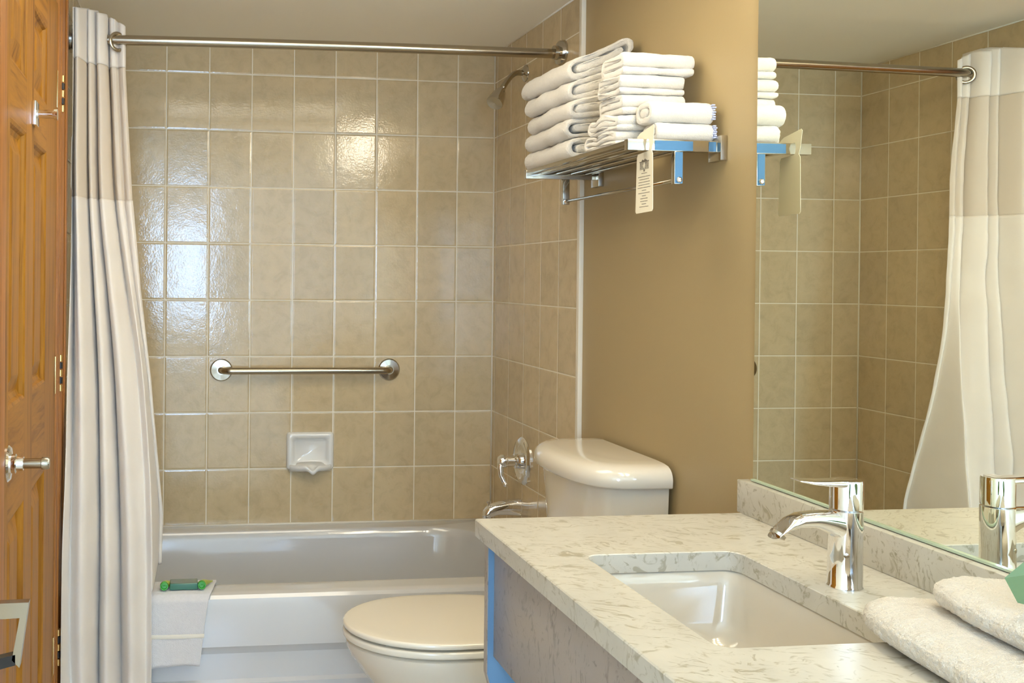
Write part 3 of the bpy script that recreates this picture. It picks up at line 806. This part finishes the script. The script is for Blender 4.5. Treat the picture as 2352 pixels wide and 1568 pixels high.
RZ = 1.6435       # top of the shelf bars
def stacks():
    # five bath towels on the far half of the rack, cross-section in XZ, run along Y
    hs = [0.054, 0.050, 0.047, 0.050, 0.058]
    names = ['bottom', 'second from the bottom', 'middle', 'second from the top', 'top']
    z = RZ+0.0015
    tilt = [0.10, 0.20, 0.30, 0.40, 0.50]
    zc = z
    lift = [0.0]*5
    labs = ['large white bath towel at the bottom of the tall left stack on the rack',
            'large white bath towel, second from the bottom of the tall left stack',
            'large white bath towel in the middle of the tall left stack',
            'large white bath towel just under the top one of the tall left stack',
            'large folded white bath towel slanting up on top of the tall left stack']
    x0s = [-0.196, -0.199, -0.195, -0.199, -0.200]
    y0s = [-0.865, -0.870, -0.890, -0.885, -0.862]
    y1s = [-1.205, -1.195, -1.200, -1.192, -1.190]
    accl = 0.0; accr = 0.0
    zl = z; zr = z
    rr_h = [0.066, 0.066, 0.068, 0.077, 0.058]      # height at the wall side: the stack fans open there
    for k in range(5):
        w_ = 0.182
        hl, hr = hs[k], hs[k]
        # lower surface rises from zl at the room side to zr at the wall side
        za, zb = zl, zr
        def place(s, x, zz, za=za, zb=zb, k=k, h=hs[k], w_=w_, hr=rr_h[k]):
            u = x/w_; base = za+(zb-za)*u*(0.6+0.4*u)
            Y = y0s[k]+(y1s[k]-y0s[k])*(s/0.32)
            if k == 4: fac = 1.0
            else: fac = 1.0+(hr/h-1.0)*max(0, u)*(0.6+0.4*u)
            sag = -0.004*math.sin(PI*min(1, max(0, s/0.32)))*(k > 0)
            back = 0.006*math.sin(k*2.1)
            return (x0s[k]+x+0.004*math.sin(s*14+k), Y, base+zz*fac+sag*0.0)
        o = towel('bath_towel', fold_loop(w_, hs[k]), 0.32, 16, place, M['terry'], 11*k+1, soft=0.016, amp=0.0028)
        tag(o, labs[k], 'towel', 'bath towels stacked on the rack')
        zl += hs[k]-0.001
        zr += rr_h[k]-0.001
    # hand towels, folds facing the room, cross-section in YZ, run along X
    labs = ['crumpled small white hand towel at the bottom of the right stack',
            'crumpled white hand towel, second from the bottom of the right stack',
            'white hand towel with U shaped folds in the middle of the right stack',
            'white hand towel just under the top one of the right stack',
            'white hand towel on top of the right stack against the tan wall']
    hs = [0.034, 0.036, 0.045, 0.045, 0.049]
    xs = [(-0.196, -0.045), (-0.196, -0.040), (-0.186, -0.035), (-0.190, -0.032), (-0.182, -0.012)]
    ys = [(-1.30, -1.485), (-1.32, -1.490), (-1.355, -1.490), (-1.365, -1.490), (-1.37, -1.492)]
    z = RZ+0.0015
    for k in range(5):
        w_ = abs(ys[k][1]-ys[k][0]); L_ = xs[k][1]-xs[k][0]
        def place(s, x, zz, k=k, z=z, w_=w_, L_=L_):
            cr = 0.0
            if k < 2: cr = 0.010*math.sin(x*60+k*2)*math.exp(-s*20)*(0.4+zz/hs[k])
            droop = -0.0015*(s/L_)
            return (xs[k][0]+s+0.003*math.sin(x*50+k)-0.004*fbm((x, 0, zz), 20, k), ys[k][0]-x, z+zz+droop+cr*0.35+0.0)
        o = towel('hand_towel', fold_tri(w_, hs[k]), L_, 14, place, M['terry_fine'], 7*k+3, soft=0.010, amp=0.0018)
        tag(o, labs[k], 'towel', 'hand towels stacked on the rack')
        z += hs[k]+0.0003
    # two washcloths in front
    z = RZ+0.0015
    for k, (lab, h, xa, xb) in enumerate((('rolled white washcloth lying on the near end of the rack, lower of two', 0.0385, -0.140, -0.006),
                                       ('rolled white washcloth with blue stitching, upper of two at the rack end', 0.047, -0.155, -0.009))):
        def place(s, x, zz, z=z, xa=xa): return (xa+s, -1.496-x+0.0*s, z+zz)
        o = towel('folded_washcloth', fold_loop(0.078, h), xb-xa, 12, place, M['terry_fine'], 5*k+40, soft=0.010, amp=0.0015)
        tag(o, lab, 'washcloth', 'washcloths at the near end of the rack')
        bm = bmesh.new()
        for q in range(7):
            zz = z+h*0.15+q*h*0.11
            add_box(bm, xb-0.006+0.0015*math.sin(q*2), xb+0.0015+0.002*math.sin(q*3), -1.5765, -1.570, zz, zz+0.003)
        b = fin('care_label', bm, M['blue_thread'], o); b['label'] = 'blue stitched label'
        z += h+0.0008
stacks()

# ------------------------------------------------------------------ towel rack
def rack():
    t = empty('towel_rack', (-0.1, -1.25, 1.625), 'chrome hotel towel rack with shelf bars and hanging rail on the right wall', 'towel rack')
    YN, YFR, XO = -1.570, -0.932, -0.212
    for y in (YN, YFR):
        boxo('wall_bracket', (WX-0.016, WX-0.0002, y-0.026, y+0.026, 1.600, 1.655), M['chrome_warm'], t, bev=0.002)
    for y, s in ((YN, -1), (YFR, 1)):
        e = boxo('end_bar', (XO, WX-0.014, y-0.009, y+0.009, 1.6195, 1.6440), M['chrome_warm'], t, bev=0.0012)
        if s < 0:  # strips paint the blue daylight mirrored by the near chrome faces
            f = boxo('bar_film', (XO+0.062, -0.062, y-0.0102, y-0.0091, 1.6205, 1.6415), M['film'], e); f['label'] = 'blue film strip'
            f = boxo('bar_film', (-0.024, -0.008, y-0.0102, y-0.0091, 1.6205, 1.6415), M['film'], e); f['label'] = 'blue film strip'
            # link plate below
        d = boxo('drop_arm', (-0.103, -0.083, y-0.007+0.0, y+0.007, 1.548, 1.6193), M['chrome_warm'], t, bev=0.001)
        if s < 0:
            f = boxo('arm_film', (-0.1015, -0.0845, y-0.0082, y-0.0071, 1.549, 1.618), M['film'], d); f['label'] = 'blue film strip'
        bm = bmesh.new(); add_lathe(bm, [(0.0062, 0), (0.0062, 0.003), (0.004, 0.0055), (0, 0.006)], (-0.093, y-0.007-(0.0012 if s < 0 else 0), 1.557), (0, -1, 0), 20)
        fin('cap_screw', bm, M['chrome'], d, auto=40)
    for k in range(5):
        x = XO+0.010+k*0.043
        bm = bmesh.new(); add_box(bm, x-0.009, x+0.009, YN+0.0088, YFR-0.0088, 1.6325, 1.6425, 0.003, 3)
        fin('shelf_bar', bm, M['chrome_warm'], t, auto=40)
    bm = bmesh.new(); add_tube(bm, [(-0.093, YN+0.006, 1.557), (-0.093, YFR-0.006, 1.557)], 0.0042, 16)
    fin('hanging_rail', bm, M['chrome_warm'], t, smooth=True)
    # paper tag hung over the near end bar
    x = -0.168
    card = [(-1.532, 1.6445), (-1.586, 1.6445), (-1.590, 1.634), (-1.586, 1.618), (-1.536, 1.615), (-1.531, 1.608), (-1.527, 1.488), (-1.531, 1.484), (-1.605, 1.4855), (-1.609, 1.490), (-1.606, 1.610), (-1.600, 1.618), (-1.606, 1.632), (-1.612, 1.668), (-1.608, 1.672), (-1.545, 1.661), (-1.532, 1.655)]
    bm = bmesh.new(); add_prism(bm, card, 'x', x, x+0.0007)
    tg = fin('paper_tag', bm, M['card'])
    tag(tg, 'cream paper tag with printed lines hanging on the near end of the towel rack', 'tag')
    # print, facing the room side
    bm = bmesh.new(); y0, y1 = -1.597, -1.537
    rnd = random.Random(3)
    def dash(cy, wid, z, h=0.0014):
        a = cy-wid/2
        while a < cy+wid/2:
            l_ = rnd.uniform(0.0018, 0.0052); b = min(a+l_, cy+wid/2)
            add_box(bm, x-0.00025, x+0.0001, a, b, z-h/2*rnd.uniform(0.75, 1.15), z+h/2*rnd.uniform(0.75, 1.15)); a = b+0.0007
    cyy = (y0+y1)/2
    for z, wid in ((1.571, 0.026), (1.5635, 0.058), (1.5575, 0.045), (1.5515, 0.054), (1.5455, 0.052), (1.5395, 0.060), (1.5335, 0.020), (1.5275, 0.053), (1.5215, 0.018), (1.5155, 0.034), (1.5095, 0.034), (1.5035, 0.020), (1.4975, 0.043)):
        dash(cyy, wid, z)
    fin('printed_lines', bm, M['ink'], tg)
    bm = bmesh.new(); rnd = random.Random(5)
    add_prism(bm, [(cyy-0.021, 1.579), (cyy+0.021, 1.579), (cyy+0.021, 1.596), (cyy-0.021, 1.596)], 'x', x-0.0002, x+0.0001)
    fin('printed_picture', bm, M['ink_light'], tg)
    bm = bmesh.new()
    for a, b, z0_, z1_ in ((-0.022, 0.022, 1.5955, 1.5975), (-0.012, 0.012, 1.5975, 1.5995), (-0.006, -0.001, 1.5995, 1.602), (0.005, 0.010, 1.5985, 1.601), (-0.003, 0.003, 1.5745, 1.579)):
        add_box(bm, x-0.0004, x+0.0001, cyy+a, cyy+b, z0_, z1_)
    for q in range(26):
        a = cyy+rnd.uniform(-0.02, 0.017); zz = rnd.uniform(1.580, 1.594); add_box(bm, x-0.0004, x+0.0001, a, a+rnd.uniform(0.001, 0.004), zz, zz+0.0012)
    fin('picture_outline', bm, M['ink'], tg)
    bm = bmesh.new(); add_prism(bm, [(cyy-0.006, 1.588), (cyy, 1.581), (cyy+0.006, 1.588), (cyy, 1.595)], 'x', x-0.0006, x-0.0002)
    fin('picture_diamond', bm, M['card'], tg)
rack()

# ------------------------------------------------------------------ towels and wrapped soap on the counter
def counter_towels():
    def pillow(name, cx, cy, z0, hw, hl, h, rot, seed, mat, tipr=0.9, bend=0.0):
        """softly rounded folded towel lying with its long axis along rot."""
        bm = bmesh.new(); nu, nv = 200, 220; R = []
        ca, sa = math.cos(rot), math.sin(rot)
        for j in range(nv+1):
            v = -1+2*j/nv; ring = []
            # end rounding
            e = (1-abs(v)**3.6)**(1/2.4) if abs(v) < 1 else 0
            e = max(e, 0.02)
            for i in range(nu):
                a = i*2*PI/nu
                c, s = math.cos(a), math.sin(a)
                lx = hw*e**0.8*math.copysign(abs(c)**0.72, c)
                lz = h/2*(0.15+0.85*e**0.7)*math.copysign(abs(s)**0.72, s)
                ly = hl*v
                X = cx+lx*ca-ly*sa; Y = cy+lx*sa+ly*ca
                p = Vector((X, Y, z0+h/2+lz))
                d = 0.0045*fbm(p, 9, seed)+0.0022*fbm(p, 32, seed+2)+0.0014*fbm(p, 150, seed+4)+0.0012*fbm(p, 330, seed+6)
                nrm = Vector((c*ca, c*sa, s))
                p += nrm*d*(1 if s > -0.5 else 0.1)
                p.z = max(p.z, z0+0.0008)
                if bend: p.z -= bend*max(0, v)**2
                ring.append(p)
            R.append(ring)
        add_rings(bm, R)
        return fin(name, bm, mat, None, smooth=True)
    o = pillow('folded_towel', -0.192, -2.590, VZ, 0.090, 0.235, 0.050, -0.10, 2, M['terry_near'])
    tag(o, 'folded white terry towel lying flat on the counter right of the sink', 'towel')
    o = pillow('folded_towel', -0.130, -2.640, VZ+0.047, 0.086, 0.235, 0.044, -0.10, 22, M['terry_near'])
    tag(o, 'rolled white terry towel resting on top of another, against the backsplash', 'towel')
    # wrapped soap / sachet on top
    t = empty('wrapped_sachet', (-0.15, -2.61, 0.95), 'pale green wrapped sachet lying on the upper towel beside the mirror', 'sachet')
    bm = bmesh.new()
    P = [Vector(p) for p in ((-0.203, -2.575, 0.985), (-0.166, -2.595, 1.032), (-0.120, -2.630, 1.050), (-0.100, -2.680, 1.000), (-0.150, -2.630, 0.952), (-0.188, -2.578, 0.956))]
    c = sum(P, Vector())/6+Vector((-0.006, 0, 0.010)); b = c+Vector((0.02, 0.01, -0.035))
    vs = [bm.verts.new(p) for p in P]; cv = bm.verts.new(c); bv = bm.verts.new(b)
    for i in range(6):
        bm.faces.new((vs[i], vs[(i+1) % 6], cv)); bm.faces.new((vs[(i+1) % 6], vs[i], bv))
    fin('wrapper', bm, M['green_film'], t)
counter_towels()

# ------------------------------------------------------------------ door on the left wall
def door():
    x = XL+0.004; y0, y1, z1 = -1.790, -1.028, 2.03
    d = bpy.data.objects.new('door_1', None); COL.objects.link(d); d.location = (XL, y1, 0); d['kind'] = 'structure'
    A = (-1.738, -1.540); B = (-1.432, -1.228)
    rows = ((0.25, 0.873), (1.083, 1.627), (1.736, 1.92))
    # stiles and rails
    bm = bmesh.new(); xb = x-0.035
    for a, b in ((y0, A[0]), (A[1], B[0]), (B[1], y1)): add_box(bm, xb, x, a, b, 0.01, z1, 0.0)
    fin('stile', bm, M['wood_v'], d)
    bm = bmesh.new()
    for a, b in (A, B):
        for z0_, z1_ in ((0.01, 0.25), (0.873, 1.083), (1.627, 1.736), (1.92, z1)): add_box(bm, xb, x, a, b, z0_, z1_)
    fin('rail', bm, M['wood_h'], d)
    for (a, b) in (A, B):
        for (z0_, z1_) in rows:
            bm = bmesh.new()
            def ring(i, xx): return [Vector((xx, a+i, z0_+i)), Vector((xx, b-i, z0_+i)), Vector((xx, b-i, z1_-i)), Vector((xx, a+i, z1_-i))]
            add_rings(bm, [ring(0, x), ring(0.006, x-0.003), ring(0.010, x-0.010), ring(0.020, x-0.014), ring(0.024, x-0.014), ring(0.052, x-0.005), ring(0.056, x-0.004)], False, True)
            fin('panel', bm, M['wood_v'], d)
    # hinges
    for z in (1.81, 1.08, 0.36):
        h = boxo('hinge', (x+0.0005, x+0.003, -1.045, -0.985, z-0.048, z+0.048), M['brass'], d, bev=0.0008)
        for k in range(5):
            bm = bmesh.new(); zz = z-0.048+k*0.0195
            add_tube(bm, [(x+0.007, -0.975, zz), (x+0.007, -0.975, zz+0.0165)], 0.0062, 12)
            fin('knuckle', bm, M['brass'] if k % 2 == 0 else M['black'], h, auto=40)
    # lever set
    c = Vector((x, -1.745, 0.985))
    h = bpy.data.objects.new('door_handle', None); COL.objects.link(h); h.parent = d; h.location = Vector((0, 0, 0))
    bm = bmesh.new(); add_lathe(bm, [(0.034, 0), (0.034, 0.003), (0.030, 0.007), (0.018, 0.009), (0.018, 0.016), (0.014, 0.018), (0.013, 0.030), (0, 0.030)], c, (1, 0, 0), 32)
    fin('rose', bm, M['chrome'], h, auto=35)
    bm = bmesh.new(); add_lathe(bm, [(0.0095, 0.024), (0.0095, 0.062), (0.0115, 0.063), (0.0115, 0.074), (0.0095, 0.077), (0.0, 0.077)], c, (1, 0, 0), 28)
    fin('knob', bm, M['nickel'], h, auto=35)
    # robe hook
    c = Vector((x, -1.443, 1.681))
    h = bpy.data.objects.new('robe_hook', None); COL.objects.link(h); h.parent = d
    bm = bmesh.new(); q = c; add_box(bm, q.x, q.x+0.009, q.y-0.024, q.y+0.024, q.z-0.026, q.z+0.026, 0.002)
    fin('plate', bm, M['chrome'], h, auto=40)
    bm = bmesh.new(); add_lathe(bm, [(0.0095, 0), (0.0095, 0.034), (0.0125, 0.035), (0.0125, 0.042), (0.0, 0.043)], q+Vector((0.009, 0, 0)), (1, 0, 0), 24)
    fin('peg', bm, M['chrome'], h, auto=40)
    # jambs
    j = bpy.data.objects.new('trim_3', None); COL.objects.link(j); j['kind'] = 'structure'; j.location = (XL, -0.95, 0)
    boxo('jamb_stop', (XL-0.03, x+0.004, -1.026, -0.985, 0, CZ-0.002), M['wood_dark'], j, bev=0.001)
    boxo('casing', (XL+0.0002, XL+0.010, -0.984, -0.868, 0, CZ-0.002), M['wood_dark'], j, bev=0.002)
    boxo('casing_bead', (XL+0.0102, XL+0.014, -0.90, -0.868, 0, CZ-0.002), M['wood_dark'], j, bev=0.0015)
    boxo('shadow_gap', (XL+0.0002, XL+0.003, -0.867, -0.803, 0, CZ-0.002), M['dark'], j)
    j = bpy.data.objects.new('trim_4', None); COL.objects.link(j); j['kind'] = 'structure'; j.location = (XL, -1.85, 0)
    boxo('jamb_stop', (XL-0.03, x+0.002, -1.83, -1.793, 0, 2.06), M['wood_dark'], j, bev=0.001)
    boxo('casing', (XL+0.0002, XL+0.014, -1.90, -1.831, 0, 2.10), M['wood_dark'], j, bev=0.002)
door()

# ------------------------------------------------------------------ chrome paper holder on the left wall
def ring_holder():
    Y = -2.10
    t = empty('towel_ring', (XL, Y, 0.79), 'squared metal towel ring on the left wall in front of the wooden door', 'towel ring')
    boxo('wall_plate', (XL+0.0002, XL+0.010, Y-0.03, Y+0.03, 0.765, 0.825), M['chrome'], t, bev=0.002)
    bm = bmesh.new()
    add_prism(bm, [(XL+0.010, 0.842), (-1.400, 0.843), (-1.413, 0.745), (-1.424, 0.757), (-1.413, 0.820), (XL+0.010, 0.818)], 'y', Y-0.009, Y+0.009)
    fin('frame', bm, M['nickel'], t)
    bm = bmesh.new()
    a = Vector((XL+0.010, Y, 0.742)); b = Vector((-1.419, Y, 0.757))
    add_rings(bm, [[a+Vector((0, -0.009, -0.009)), a+Vector((0, -0.009, 0.009)), a+Vector((0, 0.009, 0.009)), a+Vector((0, 0.009, -0.009))],
                   [b+Vector((0, -0.009, -0.008)), b+Vector((0, -0.009, 0.008)), b+Vector((0, 0.009, 0.008)), b+Vector((0, 0.009, -0.008))]])
    o = fin('lower_bar', bm, M['black'], t); o['label'] = 'dark lower bar'
    bm = bmesh.new(); add_tube(bm, [(XL+0.008, Y+0.02, 0.812), (-1.430, Y+0.02, 0.814)], 0.004, 12)
    fin('cross_rod', bm, M['chrome'], t, smooth=True)
ring_holder()

# ------------------------------------------------------------------ vanity light above the mirror
def vanity_light():
    t = empty('vanity_light', (WX, -2.45, 2.09), 'chrome wall light with four warm glass globes above the mirror', 'lamp')
    boxo('back_plate', (WX-0.022, WX-0.0003, -2.78, -1.87, 2.055, 2.125), M['chrome_warm'], t, bev=0.004)
    for y in (-1.95, -2.20, -2.45, -2.70):
        bm = bmesh.new(); add_lathe(bm, [(0.018, 0), (0.018, 0.03), (0.026, 0.038), (0.026, 0.05), (0, 0.05)], (WX-0.022, y, 2.09), (-1, 0, 0), 24)
        s = fin('socket', bm, M['chrome_warm'], t, auto=40)
        bm = bmesh.new(); bmesh.ops.create_uvsphere(bm, u_segments=24, v_segments=16, radius=0.060)
        bmesh.ops.translate(bm, verts=bm.verts[:], vec=(WX-0.125, y, 2.09))
        fin('globe', bm, M['globe'], t, smooth=True)
vanity_light()

# flush light on the ceiling in front of the tub
def ceiling_light():
    t = empty('ceiling_light', (-0.80, -1.42, CZ), 'flush rectangular ceiling light with a frosted diffuser in front of the tub', 'ceiling light')
    bm = bmesh.new(); x0, x1, y0, y1 = -1.25, -0.35, -1.70, -1.15
    for d in ((x0-0.02, x1+0.02, y0-0.02, y0), (x0-0.02, x1+0.02, y1, y1+0.02), (x0-0.02, x0, y0, y1), (x1, x1+0.02, y0, y1)):
        add_box(bm, *d, CZ-0.026, CZ-0.0003)
    fin('frame', bm, M['caulk'], t)
    boxo('diffuser', (x0+0.0005, x1-0.0005, y0+0.0005, y1-0.0005, CZ-0.020, CZ-0.0005), M['diffuser'], t)
ceiling_light()

# window in the front wall
def window():
    w_ = bpy.data.objects.new('window_1', None); COL.objects.link(w_); w_['kind'] = 'structure'; w_.location = (-1.12, YF, 1.4)
    bm = bmesh.new()
    for d in ((WXA-0.04, WXA+0.01, WZA-0.04, WZB+0.04), (WXB-0.01, WXB+0.04, WZA-0.04, WZB+0.04)): add_box(bm, d[0], d[1], YF+0.021, YF+0.045, d[2], d[3])
    add_box(bm, WXA, WXB, YF+0.021, YF+0.045, WZA-0.04, WZA+0.01); add_box(bm, WXA, WXB, YF+0.021, YF+0.045, WZB-0.01, WZB+0.04)
    add_box(bm, WXA, WXB, YF+0.025, YF+0.040, 1.42, 1.45)
    fin('window_frame', bm, M['caulk'], w_)
window()
